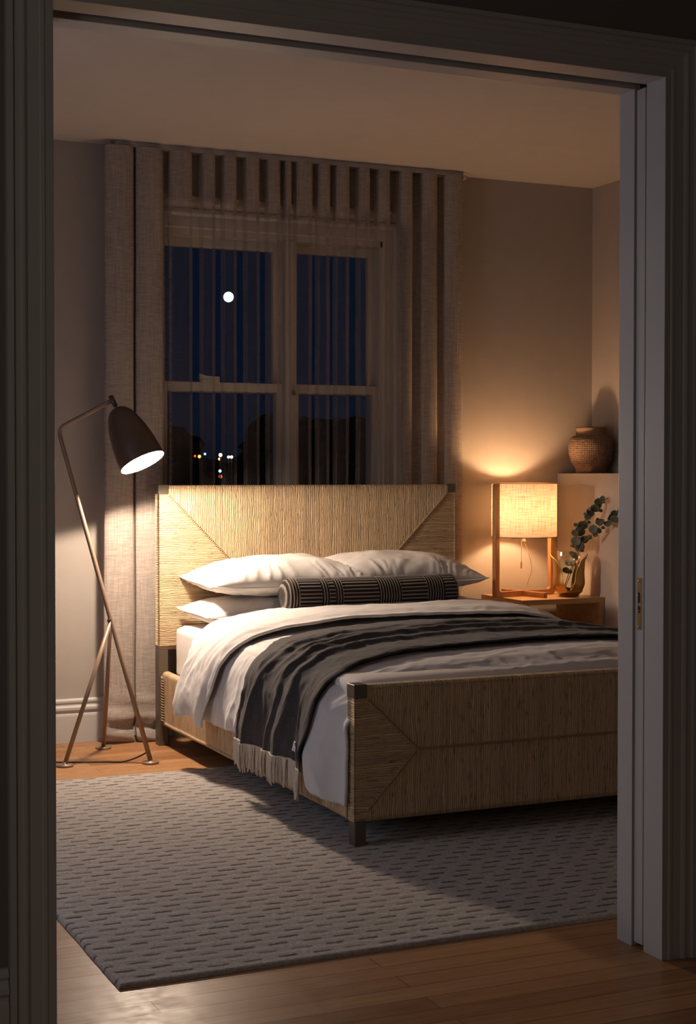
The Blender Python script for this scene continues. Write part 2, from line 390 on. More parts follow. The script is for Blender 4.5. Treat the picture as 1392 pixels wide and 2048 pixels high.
# doorway wall: two skins with the pocket between them
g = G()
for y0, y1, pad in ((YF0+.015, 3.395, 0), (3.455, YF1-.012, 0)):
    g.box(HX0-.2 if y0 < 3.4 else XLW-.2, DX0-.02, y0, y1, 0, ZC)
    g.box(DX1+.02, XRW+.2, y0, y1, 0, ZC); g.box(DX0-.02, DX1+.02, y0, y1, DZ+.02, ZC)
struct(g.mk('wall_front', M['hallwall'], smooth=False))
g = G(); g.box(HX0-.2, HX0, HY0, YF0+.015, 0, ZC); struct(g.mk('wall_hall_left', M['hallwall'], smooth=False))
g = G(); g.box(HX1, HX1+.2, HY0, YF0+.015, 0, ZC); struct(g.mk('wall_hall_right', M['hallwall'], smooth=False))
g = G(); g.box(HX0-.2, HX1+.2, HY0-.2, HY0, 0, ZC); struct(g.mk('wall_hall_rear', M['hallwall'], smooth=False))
# jambs and head linings
g = G()
g.box(DX1, DX1+.02, YF0, 3.395, 0, DZ+.02, .0015); g.box(DX1, DX1+.02, 3.450, YF1, 0, DZ+.02, .0015)
struct(g.mk('trim_1', M['doorp'], smooth=False))
g = G(); g.box(DX0-.02, DX0, YF0, YF1, 0, DZ+.02, .0015); struct(g.mk('trim_2', M['doorp'], smooth=False))
g = G(); g.box(DX0, DX1, YF0, 3.395, DZ, DZ+.02, .0015); g.box(DX0, DX1, 3.450, YF1, DZ, DZ+.02, .0015)
struct(g.mk('trim_3', M['doorp'], smooth=False))
g = G(); g.box(DX0, DX1, 3.395, 3.450, DZ+.07, DZ+.075); struct(g.mk('trim_4', M['dark'], smooth=False))
# door casing: profile (w from opening outward, proud)
PROF = [(0.004, 0), (0.004, .011), (.007, .014), (.017, .014), (.021, .018), (.029, .018), (.032, .0155), (.058, .0155), (.061, .019), (.066, .022), (.072, .022), (.075, .019), (.088, .019), (.091, .027), (.102, .027), (.104, .022), (.104, 0)]
def casing(x0, x1, zt, yf, sgn, zb=0.0, prof=PROF, name='trim_5', mat=None, sill=False):
    v = []; f = []
    n = len(prof)
    ring = [(-1, zb), (-1, 'T'), (1, 'T'), (1, zb)]
    for side, z in ring:
        for w, d in prof:
            X = (x0-w) if side < 0 else (x1+w)
            Z = zt+w if z == 'T' else z
            v.append((X, yf+sgn*d, Z))
    for k in range(3):
        for i in range(n-1): f.append((k*n+i, k*n+i+1, (k+1)*n+i+1, (k+1)*n+i))
    f.append(tuple(range(n))); f.append(tuple(range(3*n, 4*n))[::-1])
    return struct(mk(name, v, f, mat or M['trim'], smooth=False))
casing(DX0, DX1, DZ, YF0+.015, -1)
casing(DX0, DX1, DZ, YF1-.012, 1, name='trim_6')
# baseboards
BP = [(0, 0), (.019, 0), (.019, .128), (.017, .137), (.013, .140), (.013, .150), (.021, .158), (.021, .170), (.012, .178), (.010, .186), (.016, .194), (.016, .203), (.008, .210), (0, .211)]
def base(name, axis, a, b, at, sgn):
    pts = [(at+sgn*d, z) for d, z in BP]
    return struct(G().prism(pts, axis, a, b).mk(name, M['trim'], smooth=False))
base('baseboard_back', 0, XLW, 4.49, YW, -1)
base('baseboard_left', 1, YF1, YW-.022, XLW, 1)
base('baseboard_right', 1, YF1, 6.5, XRW, -1)
base('baseboard_hall_left', 0, HX0, DX0-.106, YF0+.015, -1)
base('baseboard_hall_right', 0, DX1+.106, HX1, YF0+.015, -1)

# pocket door, slid into the wall; only its closing edge shows
d = struct(G().box(2.403, 3.34, 3.404, 3.443, .014, DZ-.004, .002).mk('door_1', M['doorp'], smooth=False))
ym = 3.4225
g = G().box(2.4012, 2.4040, ym-.0085, ym+.0085, .872, 1.012, .0008)
lp = g.mk('edge_latch_plate', M['latch'], d, smooth=False)
g = G(); g.box(2.4004, 2.4016, ym-.003, ym+.0035, .945, .973); g.box(2.4004, 2.4016, ym-.0035, ym+.004, .918, .935)
g.mk('latch_slot', M['dark'], lp, smooth=False)
for z in (1.004, .880): G().lathe([(.0032, 0), (.0032, .0009), (.002, .0014)], (2.4012, ym+.001, z), 12, axis=(-1, 0, 0)).mk('latch_screw', M['screw'], lp)
G().lathe([(.0026, 0), (.0024, .002), (.001, .0026)], (2.4008, ym+.003, .966), 10, axis=(-1, 0, 0)).mk('latch_screw', M['screw'], lp)
G().lathe([(.0024, 0), (.0022, .002), (.001, .0026)], (2.4008, ym-.001, .923), 10, axis=(-1, 0, 0)).mk('latch_screw', M['screw'], lp)

# ------------------------------------------------------------------ window
yi = YW        # inner wall face
g = G()
MX = (2.862, 2.922)      # mullion between the two units
gx = [(2.25, 2.852), (2.932, 3.37)]
gx = [(2.222, 2.850), (2.934, 3.400)]
g.box(WX0, WX0+.022, YW-.01, YW+.16, WZ0, WZ1); g.box(WX1-.012, WX1, YW-.01, YW+.16, WZ0, WZ1)
g.box(WX0, WX1, YW-.01, YW+.16, WZ1-.03, WZ1); g.box(WX0, WX1, YW-.01, YW+.16, WZ0, WZ0+.03)
g.box(MX[0], MX[1], YW-.02, YW+.16, WZ0+.03, WZ1-.03, .003)
win = struct(g.mk('window_1', M['window'], smooth=False))
for (xa, xb) in ((WX0+.022, MX[0]), (MX[1], WX1-.012)):
    # upper sash (outer track) and lower sash (inner track)
    for nm, y0, z0, z1, bt in (('upper_sash', YW+.075, 1.70, WZ1-.03, .048), ('lower_sash', YW+.025, WZ0+.03, 1.748, .07)):
        s = G(); st = .030
        s.box(xa, xa+st, y0, y0+.04, z0, z1, .002); s.box(xb-st, xb, y0, y0+.04, z0, z1, .002)
        s.box(xa+st, xb-st, y0, y0+.04, z1-.045, z1, .002); s.box(xa+st, xb-st, y0, y0+.04, z0, z0+bt, .002)
        so = s.mk(nm, M['window'], win, smooth=False)
        G().box(xa+st-.004, xb-st+.004, y0+.018, y0+.022, z0+.03, z1-.03).mk('pane', M['pane'], so, smooth=False)
# sash lock
xl = 2.475
g = G().box(xl-.05, xl+.05, YW+.022, YW+.05, 1.748, 1.762, .003)
g.prism([(xl-.052, 1.762), (xl-.052, 1.79), (xl-.02, 1.779), (xl+.05, 1.776), (xl+.05, 1.762)], 1, YW+.027, YW+.045)
g.mk('sash_lock', M['window'], win, smooth=False)
g = G().box(2.895, 2.912, YW-.032, YW-.018, 1.69, 1.715, .002); g.mk('catch', M['latch'], win, smooth=False)
# casing, head cap and sill
WPROF = [(0, 0), (0, .014), (.006, .018), (.060, .018), (.066, .022), (.074, .030), (.092, .030), (.098, .024), (.100, 0)]
casing(WX0, WX1, WZ1, YW, -1, zb=WZ0, prof=WPROF, name='trim_7', mat=M['window'])
HP = [(YW, 2.600), (YW-.030, 2.600), (YW-.033, 2.612), (YW-.045, 2.624), (YW-.050, 2.640), (YW-.050, 2.652), (YW-.040, 2.656), (YW, 2.660)]
struct(G().prism(HP, 0, WX0-.13, WX1+.13).mk('trim_8', M['window'], smooth=False))
struct(G().box(WX0-.13, WX1+.13, YW-.06, YW+.05, WZ0-.03, WZ0, .006).mk('trim_9', M['window'], smooth=False))

# ledge along the right wall
struct(G().box(4.487, XRW, 5.2, YW, 0, 1.292, .002).mk('wall_ledge', M['wall'], smooth=False))

# ------------------------------------------------------------------ outside
gr = G().box(-150, 400, YW+4, 900, -4.2, -4).mk('ground', M['ground'], smooth=False); struct(gr)
def tree(x, y, zc, r, h, i, lab):
    t = thing('tree', lab, 'tree', (x, y, -4), 'dark trees beyond the window')
    G().tube([(x, y, -4), (x+.2, y, (zc-4)/2), (x, y, zc)], [.5, .4, .25], 8).mk('trunk', M['bark'], t)
    g = G(); rr = random.Random(i)
    for k in range(16):
        a = rr.random()*2*pi; q = rr.random(); cz = zc-h*.45+h*q*.85; w = r*(1-.55*q*q)*rr.uniform(.35, .75)
        c = (x+cos(a)*w, y+sin(a)*w, cz); s_ = r*rr.uniform(.34, .5)
        m = len(g.v); g.ell(c, (s_, s_, s_*.85), 14, 10)
        for j in range(m, len(g.v)):
            p = g.v[j]; d_ = (p-Vector(c)); g.v[j] = Vector(c)+d_*(1+.28*nz(p.x*.9, p.y*.9, p.z*.9)+.14*nz(p.x*2.6, p.y*2.6, p.z*2.6))
    g.mk('crown', M['tree'], t)
TREES = [(36.0, 118, 1.0, 5.0, 7.0, 'dark rounded tree at the far left of the left window pane'),
         (41.2, 122, .0, 4.4, 6.2, 'low dark tree above the distant street lights'),
         (47.0, 116, 2.0, 5.6, 8.5, 'tall dark tree beside the central window mullion'),
         (52.6, 120, 1.8, 5.6, 8.4, 'dark tree filling the middle of the right window pane'),
         (58.2, 116, 2.6, 6.0, 8.6, 'tallest dark tree behind the right edge of the window')]
for i, (x, y, zc, r, h, lab) in enumerate(TREES):
    k = (1.0, 1.13, 1.27, 1.42, 1.58)[i]; tree(x*k, y*k, 1.3+(zc-2.0)*k, r*k*.94, h*k*.94, i, lab)
em_w = m_emit('street_light_warm', (1, .62, .3), 9); em_o = m_emit('street_light_orange', (1, .28, .06), 5); em_b = m_emit('street_light_blue', (.4, .75, 1), 2.5); em_r = m_emit('street_light_red', (1, .12, .03), 1.4)
def on(px, py, Y):
    cy, sy, cp, sp = cos(YAW), sin(YAW), cos(PIT), sin(PIT)
    f = Vector((sy*cp, cy*cp, sp)); r = Vector((cy, -sy, 0)); u = r.cross(f)
    dd = f+r*((px-696)/FPX)-u*((py-1005.6)/FPX); return Vector((0, 0, H))+dd*(Y/dd.y)
LIGHTS = [(399, 913, em_o, .09, 'orange street light farthest left under the trees'), (390, 912, em_r, .07, 'faint red light left of the orange street light'),
          (441, 910, em_w, .11, 'brightest warm street light in the left window pane'), (439, 918, em_o, .09, 'small orange light just below the brightest street light'),
          (457, 914, em_w, .09, 'warm light right of the brightest street light'), (463, 914, em_w, .08, 'rightmost warm light of the row under the trees'),
          (440, 942, em_b, .09, 'pale blue light low in the left window pane'), (441, 953, em_r, .12, 'dull red light lowest of all in the window'), (410, 908, em_b, .08, 'pale blue light between the orange and the brightest street lights')]
for px, py, m, r, lab in LIGHTS:
    p = on(px, py, 78+5*(LIGHTS.index((px, py, m, r, lab)) % 5)); t = thing('street_light', lab, 'street light', (p.x, p.y, -4), 'distant night lights beyond the window')
    G().tube([(p.x, p.y, -4), (p.x, p.y, p.z-r)], .04, 6).mk('post', M['pole'], t)
    G().ell(p, (r, r, r), 12, 8).mk('lamp_globe', m, t)
p = on(457, 594, 330)
g = G().ell(p, (1.15, 1.15, 1.15), 32, 20); mo = g.mk('moon', m_emit('moonlight', (.86, .92, 1), 6), loc=tuple(p)); tag(mo, 'bright full moon in the dark sky behind the sheer curtain', 'moon')

# ------------------------------------------------------------------ rug
RX0, RX1, RY0, RY1, RT = 1.022, 4.40, 3.683, 6.25, .013
def rugf(u, v):
    x = lerp(RX0, RX1, u); y = lerp(RY0, RY1, v)
    e = min(x-RX0, RX1-x, y-RY0, RY1-y)
    z = RT if e > .012 else .002+(RT-.002)*sqrt(max(0, 1-(1-e/.012)**2))
    x += .003*nz(x*6, y*6, 3)*(1 if e < .02 else 0); y += .0035*nz(x*5, y*5, 9)*(1 if e < .02 else 0)
    return Vector((x, y, z+.0012*nz(x*30, y*30, 0)*(1 if e > .012 else 0)))
def edges(n, w):  # denser near borders
    a = [0, .0012, .0024, .0036]
    return sorted(set(a+[1-q for q in a]+[i/n for i in range(n+1)]))
us = edges(170, 0); vs = edges(130, 0)
v = [rugf(u, w) for w in vs for u in us]; n = len(us)
f = [(j*n+i, j*n+i+1, (j+1)*n+i+1, (j+1)*n+i) for j in range(len(vs)-1) for i in range(n-1)]
g = G().add(v, f)
# skirt to the floor
per = [i for i in range(n)]+[j*n+n-1 for j in range(1, len(vs))]+[(len(vs)-1)*n+i for i in range(n-2, -1, -1)]+[j*n for j in range(len(vs)-2, 0, -1)]
b0 = len(g.v)
for k in per: q = g.v[k]; g.v.append(Vector((q.x, q.y, 0.0005)))
for k in range(len(per)): k2 = (k+1) % len(per); g.f.append((per[k], b0+k, b0+k2, per[k2]))
rug = mk('area_rug', g.v, g.f, M['rug'], loc=(2.7, 5, 0)); tag(rug, 'large pale grey wool rug with rows of short dark dashes under the bed foot', 'rug')

# ------------------------------------------------------------------ bed
BX0, BX1 = 2.125, 3.70; HY, HT = 6.90, .06; FY, FT = 4.71, .055
HZ1, HZ0 = 1.236, .455; FZ1, FZ0 = .567, .095
CW = .047
bed = thing('bed', 'wide bed frame wrapped in natural woven rope with dark bronze corner caps and legs', 'bed', (2.91, 5.8, 0))
def woven(name, x0, x1, yf, yt, z0, z1, capw, mitre, both, seam, notch=True):
    """rope wrapped panel: front and back faces with rounded top and bottom; material by mitre"""
    nx, nz_ = 220, 90; verts = []; faces = []; mi = []
    rr = .012
    # closed loop in the y-z section
    sec = []
    def arc(cy, cz, a0, a1, k=6):
        for i in range(k+1):
            a = lerp(a0, a1, i/k); sec.append((cy+rr*cos(a), cz+rr*sin(a)))
    nzf = 70
    for i in range(nzf+1): sec.append((yf, lerp(z0+rr, z1-rr, i/nzf)))
    arc(yf+rr, z1-rr, pi, pi/2)
    arc(yf+yt-rr, z1-rr, pi/2, 0)
    for i in range(11): sec.append((yf+yt, lerp(z1-rr, z0+rr, i/10)))
    arc(yf+yt-rr, z0+rr, 0, -pi/2); arc(yf+rr, z0+rr, -pi/2, -pi)
    n = len(sec)
    for i in range(nx+1):
        x = lerp(x0, x1, i/nx)
        for (y, z) in sec:
            w = .0016*nz(x*9, z*9, y*3)
            verts.append((x, y-w, z))
    dxm = capw
    for i in range(nx):
        for k in range(n):
            k2 = (k+1) % n; faces.append((i*n+k, i*n+k2, (i+1)*n+k2, (i+1)*n+k))
            x = lerp(x0, x1, (i+.5)/nx); z = (sec[k][1]+sec[k2][1])/2
            ex = min(x-x0, x1-x)-capw; ez = (z1-capw)-z; eb = z-(z0+capw*.8)
            hor = ex < ez if not both else (ex < ez and ex < eb)
            if ex < 0: hor = True
            mi.append(1 if hor else 0)
    faces.append(tuple(range(n))); mi.append(1); faces.append(tuple(nx*n+k for k in range(n))[::-1]); mi.append(1)
    return mk(name, verts, faces, None, bed, mats=[M['ropef'] if both else M['ropev'], M['ropeh']], mi=mi)
# headboard
woven('headboard', BX0-.008, BX1, HY, HT, HZ0, HZ1, CW, .32, False, None)
fb = woven('footboard', 2.137, BX1, FY, FT, FZ0, FZ1, CW, .2, True, .338)
# stitching ridges along the mitres
def stitch(name, p0, p1, step=.0095, r=.0044, ln=.013, ang=None):
    p0 = Vector(p0); p1 = Vector(p1); d_ = p1-p0; n_ = int(d_.length/step); g = G(); d_.normalize(); q = d_.cross(Vector((0, 1, 0)))
    for i in range(n_):
        c = p0+(p1-p0)*((i+.5)/n_); a = (q*.8+d_*(.6 if i % 2 else .45)).normalized()
        g.tube([c-a*ln*.5+Vector((0, .002, 0)), c-a*ln*.2, c+a*ln*.2, c+a*ln*.5+Vector((0, .002, 0))], [r*.5, r, r, r*.5], 6)
    return g.mk(name, M['cord'], bed)
stitch('mitre_stitching', (2.164, HY-.001, 1.190), (2.50, HY-.001, .846))
stitch('mitre_stitching', (3.655, HY-.001, 1.190), (3.32, HY-.001, .846))
stitch('mitre_stitching', (2.187, FY-.001, .518), (2.375, FY-.001, .340))
stitch('mitre_stitching', (2.187, FY-.001, .134), (2.375, FY-.001, .328))
stitch('seam_stitching', (2.378, FY-.001, .334), (3.46, FY-.001, .334), .0085, .0040, .012)
# caps and legs
def leg(name, x0, x1, y0, y1, z0, z1): return G().box(x0, x1, y0, y1, z0, z1, .0025).mk(name, M['bronze'], bed, smooth=False)
for x0 in (BX0-.010, BX1-CW+.001): G().box(x0, x0+CW+.002, HY-.004, HY+HT+.004, HZ1-.042, HZ1+.003, .003).mk('corner_cap', M['bronze'], bed, smooth=False)
for x0 in (2.135, BX1-CW+.001): G().box(x0, x0+CW+.002, FY-.004, FY+FT+.004, FZ1-.044, FZ1+.004, .003).mk('corner_cap', M['bronze'], bed, smooth=False)
for x0 in (BX0-.010, BX1-CW+.001): leg('leg', x0, x0+CW, HY+.002, HY+HT, 0, .475)
for x0 in (2.140, BX1-CW+.002): leg('leg', x0, x0+CW-.004, FY+.002, FY+FT-.002, RT, .134)
# posts: rope wrapped round the footboard corner
# side rails
def rail(x0, x1, name):
    g = G(); rr = .018; sec = []
    z0, z1 = .094, .352
    for i in range(21): sec.append((x0, lerp(z0+rr, z1-rr, i/20)))
    for i in range(1, 9): a = pi-pi/2*i/8; sec.append((x0+rr+rr*cos(a), z1-rr+rr*sin(a)))
    for i in range(1, 9): a = pi/2-pi/2*i/8; sec.append((x1-rr+rr*cos(a), z1-rr+rr*sin(a)))
    sec += [(x1, z0+rr)]
    for i in range(1, 6): a = -pi/2*i/5; sec.append((x1-rr+rr*cos(a), z0+rr+rr*sin(a)))
    for i in range(1, 6): a = -pi/2-pi/2*i/5; sec.append((x0+rr+rr*cos(a), z0+rr+rr*sin(a)))
    n = len(sec); ny = 160; v = []; f = []
    for j in range(ny+1):
        y = lerp(FY+FT-.002, HY+.004, j/ny)
        for x, z in sec: v.append((x+.0015*nz(y*8, z*8, x), y, z+.0025*nz(y*5, x*5, 4)))
    for j in range(ny):
        for k in range(n): k2 = (k+1) % n; f.append((j*n+k, j*n+k2, (j+1)*n+k2, (j+1)*n+k))
    f += [tuple(range(n)), tuple(ny*n+k for k in range(n))[::-1]]
    return mk(name, v, f, M['ropey'], bed)
rail(2.132, 2.176, 'side_rail'); rail(3.655, 3.70, 'side_rail')
# rope lacing where the rail meets the rear post
g = G()
for i in range(17):
    z = .125+i*.0125; g.tube([(2.142, 6.905, z+.004), (2.126, 6.897, z+.003), (2.124, 6.880, z-.001), (2.130, 6.868, z-.003)], [.003, .0042, .0042, .002], 6)
g.mk('lacing', M['cord'], bed)
# slat deck / centre support under the mattress
g = G()
g.box(2.182, 3.65, 4.78, 6.88, .29, .318); g.mk('deck', M['bronze'], bed, smooth=False)
G().box(2.18, 3.65, 6.66, 6.70, .13, .16, .002).mk('cross_bar', M['bronze'], bed, smooth=False)
for x in (2.19, 3.62): G().box(x, x+.03, 6.66, 6.70, .155, .292).mk('bar_post', M['bronze'], bed, smooth=False)

# mattress with fitted sheet
def superbox(cx, cy, cz, hx, hy, hz, r, nx=64, ny=80, nzz=14):
    bm = bmesh.new(); bmesh.ops.create_cube(bm, size=2)
    bmesh.ops.subdivide_edges(bm, edges=bm.edges[:], cuts=40, use_grid_fill=True)
    v = []
    for w in bm.verts:
        p = Vector((w.co.x*hx, w.co.y*hy, w.co.z*hz))
        q = Vector((max(-hx+r, min(hx-r, p.x)), max(-hy+r, min(hy-r, p.y)), max(-hz+r, min(hz-r, p.z))))
        d_ = p-q
        if d_.length > 1e-9: p = q+d_.normalized()*r
        v.append(p)
    bm.verts.index_update(); f = [tuple(w.index for w in q.verts) for q in bm.faces]; bm.free()
    out = []
    for p in v:
        a = abs(p.x)/hx
        k = .004*nz(p.x*5+cx, p.y*5, p.z*7)+.0015*nz(p.x*22, p.y*22, p.z*9)
        out.append(Vector((cx+p.x+(k if a > .9 else 0), cy+p.y, cz+p.z+(k*.6 if a < .97 else 0)+(.012*(1-a*a) if p.z > 0 else 0))))
    return out, f
v, f = superbox(2.916, 5.83, .446, .734, 1.052, .126, .035)
mt = mk('mattress', v, f, M['sheet'], loc=(2.916, 5.83, .32)); tag(mt, 'thick mattress in a smooth white fitted sheet showing at the left by the headboard', 'mattress')

# ------------------------------------------------------------------ duvet surface
PRF = [(2.080, .215), (2.078, .28), (2.090, .35), (2.108, .42), (2.138, .495), (2.200, .554), (2.33, .590), (2.58, .613), (2.92, .625), (3.28, .625), (3.56, .613), (3.72, .586), (3.815, .535), (3.855, .45), (3.865, .34), (3.86, .235)]
PC = catmull([(x, z, 0) for x, z in PRF], 14)
L_ = [0]
for a_, b_ in zip(PC, PC[1:]): L_.append(L_[-1]+(b_-a_).length)
LT = L_[-1]
import bisect
def prof(u):
    s = u*LT; i = max(0, min(len(PC)-2, bisect.bisect_right(L_, s)-1)); t = (s-L_[i])/(L_[i+1]-L_[i]); p = PC[i].lerp(PC[i+1], t); return p.x, p.y
UC = .30/LT*1.0   # u at which the side has reached the top, roughly
HEM = [(4.70, .146), (4.80, .150), (4.88, .168), (4.98, .225), (5.08, .248), (5.7, .250), (5.95, .238), (6.1, .242), (6.6, .245)]
def S(u, Y):
    x, z = prof(u)
    side = max(0, min(1, (.50-z)/.28))
    k = (.5-pw(Y, HEM))/(.5-.215)
    if z < .5: z = .5-(.5-z)*k
    # puffiness towards the foot; tucks in behind the footboard post
    fold = pw(Y, [(4.74, 1), (4.92, 0)])
    left = x < 2.9
    if left:
        x += max(0, min(1, (.585-z)/.10))*(-.030*pw(Y, [(4.78, 0), (4.87, 1), (4.94, .9), (5.04, 0)])) + fold*(max(0, 2.122-x))
    if z > .38:
        z -= pw(Y, [(4.74, .085), (4.82, .04), (4.95, .010), (5.1, 0)])*max(0, min(1, (z-.38)/.18))
        z += pw(Y, [(5.9, 0), (6.35, .012)])*max(0, min(1, (z-.5)/.1))
    return Vector((x, Y, z))
def N(u, Y, e=.004):
    a_ = S(min(1, u+e), Y)-S(max(0, u-e), Y); b_ = S(u, Y+.01)-S(u, Y-.01); return a_.cross(b_).normalized()
def wr(u, Y, seed=0):
    s = u*LT; z = S(u, Y).z; side = max(0, min(1, (.60-z)/.2))
    q = .018*side*nz(s*1.2+seed, Y*7+seed+.9*nz(s*2.5, Y*2, seed), seed)
    a_ = 1-abs(nz(s*3.2+seed, Y*9+1.6*nz(s*3, Y*3, 4), seed+2)); q += .008*(a_**5-.4)*(.35+.9*side)
    q += .010*nz(s*1.7, Y*2.8, seed+7)
    b_ = 1-abs(nz(s*9+seed, Y*20, seed+5)); q += .0032*(b_**4)
    q += .0010*nz(s*30, Y*45, seed)
    return q
def duvet(u, v):
    # v 0..vb: lower layer from the foot to the back; vb..vc: roll; vc..1: turned-back layer
    vb, vc = .70, .80
    sx = prof(u)[0]
    yb = pw(u, [(0, 6.35), (.10, 6.30), (.17, 6.38), (.30, 6.47), (.8, 6.47), (1, 6.42)])
    yf = pw(u, [(0, 6.06), (.08, 5.985), (.15, 5.955), (.25, 6.0), (.45, 6.04), (.8, 6.04), (1, 5.98)])+.008*nz(u*14, 3, 1)
    T = .046; mid = T/2
    if v <= vb:
        Y = lerp(4.742, yb, v/vb); o = wr(u, Y, 0)
        # keep the lower layer calm under the fold
        return S(u, Y)+N(u, Y)*o
    if v <= vc:
        t = (v-vb)/(vc-vb); a_ = -pi/2+pi*t; Y = yb+mid*1.05*cos(a_); o = mid+mid*sin(a_)
        Yc = min(Y, 6.6); return S(u, Yc)+Vector((0, Y-Yc, 0))+N(u, Yc)*(o*(1+.15*nz(u*9, 1, 2))+lerp(wr(u, yb, 0), wr(u, yb, 11), t))
    t = (v-vc)/(1-vc); Y = lerp(yb, yf, t)
    fl = pw(t, [(.0, 0), (.8, 0), (1, 1)])
    o = T*(1-.38*fl)+wr(u, Y, 11)
    # long creases running along the turned-back band
    s = u*LT; o += .010*exp(-((t-.55-.16*nz(s*1.4, 5, 1))/.09)**2)*max(0, min(1, (s-.45)/.3))*(.6+nz(s*3, 9, 9))
    p_ = S(u, Y)+N(u, Y)*o
    if u < .08:  # hem corner droops into a soft point
        k = (1-u/.08)
        p_.z += k*(-.020*exp(-((t-.92)/.14)**2)+.016*exp(-((t-.55)/.2)**2)); p_.y -= k*.012*t
        p_.x -= k*.012*sin(t*6.5)
    return p_
g = G().grid(duvet, 300, 330)
dv = g.mk('duvet', M['duvet'], loc=(2.95, 5.6, .60)); tag(dv, 'rumpled white linen duvet with its top edge turned back over the bed', 'duvet')
so = dv.modifiers.new('thickness', 'SOLIDIFY'); so.thickness = .012; so.offset = -1

# ------------------------------------------------------------------ throw blanket
def blk_edges(u):
    yb = pw(u, [(0, 5.685), (.08, 5.66), (.15, 5.72), (.22, 5.83), (.32, 5.93), (.5, 5.965), (.8, 5.96), (.9, 5.93), (1, 5.9)])
    yf = pw(u, [(0, 4.97), (.10, 4.93), (.16, 4.97), (.22, 5.03), (.32, 5.08), (.5, 5.12), (.8, 5.13), (1, 5.10)])
    return yf+.006*nz(u*8, 1, 5), yb+.007*nz(u*9, 2, 5)
def ridge(t, c, w): return exp(-((t-c)/w)**2)
def fold(t, c, w):  # a rolled fold: steep towards the foot, gentle behind
    d_ = (t-c)/w
    return exp(-(d_/(.75 if d_ < 0 else 1.2))**2)
def blanket_pt(u, v):
    yf, yb = blk_edges(u); Y = lerp(yf, yb, v); s = u*LT
    side = pw(u, [(0, 1), (.07, .9), (.16, 0)])
    h = 0
    # gathered folds: four soft ridges that run the length and deepen down the side
    c1 = .70+.05*nz(s*1.1, 1, 0)+.10*side; c2 = .50+.06*nz(s*.9, 2, 0)+.02*side; c3 = .34+.05*nz(s*1.0, 3, 0)-.0*side; c4 = .03
    amp = pw(u, [(0, .75), (.12, .9), (.22, 1.1), (.5, .9), (1, .8)])
    h += amp*.018*fold(v, c1, .040); h += amp*.022*fold(v, c2, .042); h += amp*.018*fold(v, c3, .038); h += (1-side)*.010*ridge(v, c4, .05)
    h += amp*.005*fold(v, c1+.11+.03*nz(s*1.6, 4, 4), .026)
    h += amp*.014*ridge(v, c2+.14+.03*nz(s*2, 8, 8), .028)*max(0, min(1, (s-.3)/.2))
    h += side*.010*(sin(v*17+1.2)*.5+.5)*max(0, min(1, (v-.25)/.15))
    h += .005*nz(s*3, Y*6, 3)+.0018*nz(s*14, Y*18, 3)
    ext = 0 if u > .02 else (.02-u)/.02*lerp(.002, .026, v)
    return S(u, Y)+N(u, Y)*(.0195+wr(u, Y, 0)+max(0, h))-Vector((0, 0, ext))
g = G().grid(lambda a_, b_: blanket_pt(lerp(.004, .985, a_), b_), 300, 170)
bl = g.mk('throw_blanket', M['wool'], loc=(2.95, 5.5, .66)); tag(bl, 'charcoal grey wool throw with cream fringe lying across the bed', 'blanket')
so = bl.modifiers.new('thickness', 'SOLIDIFY'); so.thickness = .007; so.offset = -1
# fringe
def fringe(u0, sgn):
    g = G(); rr = random.Random(5 if sgn < 0 else 6); n_ = 84
    for i in range(n_):
        v_ = (i+.5)/n_; p = blanket_pt(u0, v_)
        for k in range(2):
            q = p+Vector((sgn*.001*k-.003*0, rr.uniform(-.004, .004), .004))
            ln = rr.uniform(.082, .112); dy = rr.uniform(-.010, .010); dx = sgn*rr.uniform(-.002, .008)
            path = [q, q+Vector((dx*.5, dy*.2, -.015)), q+Vector((dx+rr.uniform(-.002, .002), dy*.6+rr.uniform(-.003, .003), -ln*.55)), q+Vector((dx, dy, -ln))]
            path = catmull(path, 4); g.tube(path, [.0042 if j < 2 else .0036*(1-.25*j/len(path)) for j in range(len(path))], 6)
    g.tube([blanket_pt(u0, j/60)+Vector((sgn*.001, 0, .003)) for j in range(61)], .0035, 6)
    o = g.mk('fringe', M['fringe'], bl); o['kind'] = 'stuff'; o['label'] = 'cream wool fringe'
fringe(.004, -1); fringe(.985, 1)
# sewn label near the front corner of the hanging end
def bp(u, v, o=0.0): return blanket_pt(u, v)+N(u, lerp(*blk_edges(u), v))*o
g = G().grid(lambda a_, b_: bp(lerp(.020, .036, a_), lerp(.125, .168, b_), .0045), 6, 6)
tg = g.mk('sewn_label', M['tag'], bl); tg['label'] = 'small white sewn label'
so = tg.modifiers.new('t', 'SOLIDIFY'); so.thickness = .0012; so.offset = -1
g = G()
g.grid(lambda a_, b_: bp(lerp(.0235, .0245, a_), lerp(.135, .158, b_), .0052), 2, 4)
for c in (.139, .150): g.grid(lambda a_, b_: bp(lerp(.0285, .0298, a_), lerp(c, c+.004, b_), .0052), 2, 2)
g.mk('label_print', M['ink'], tg)

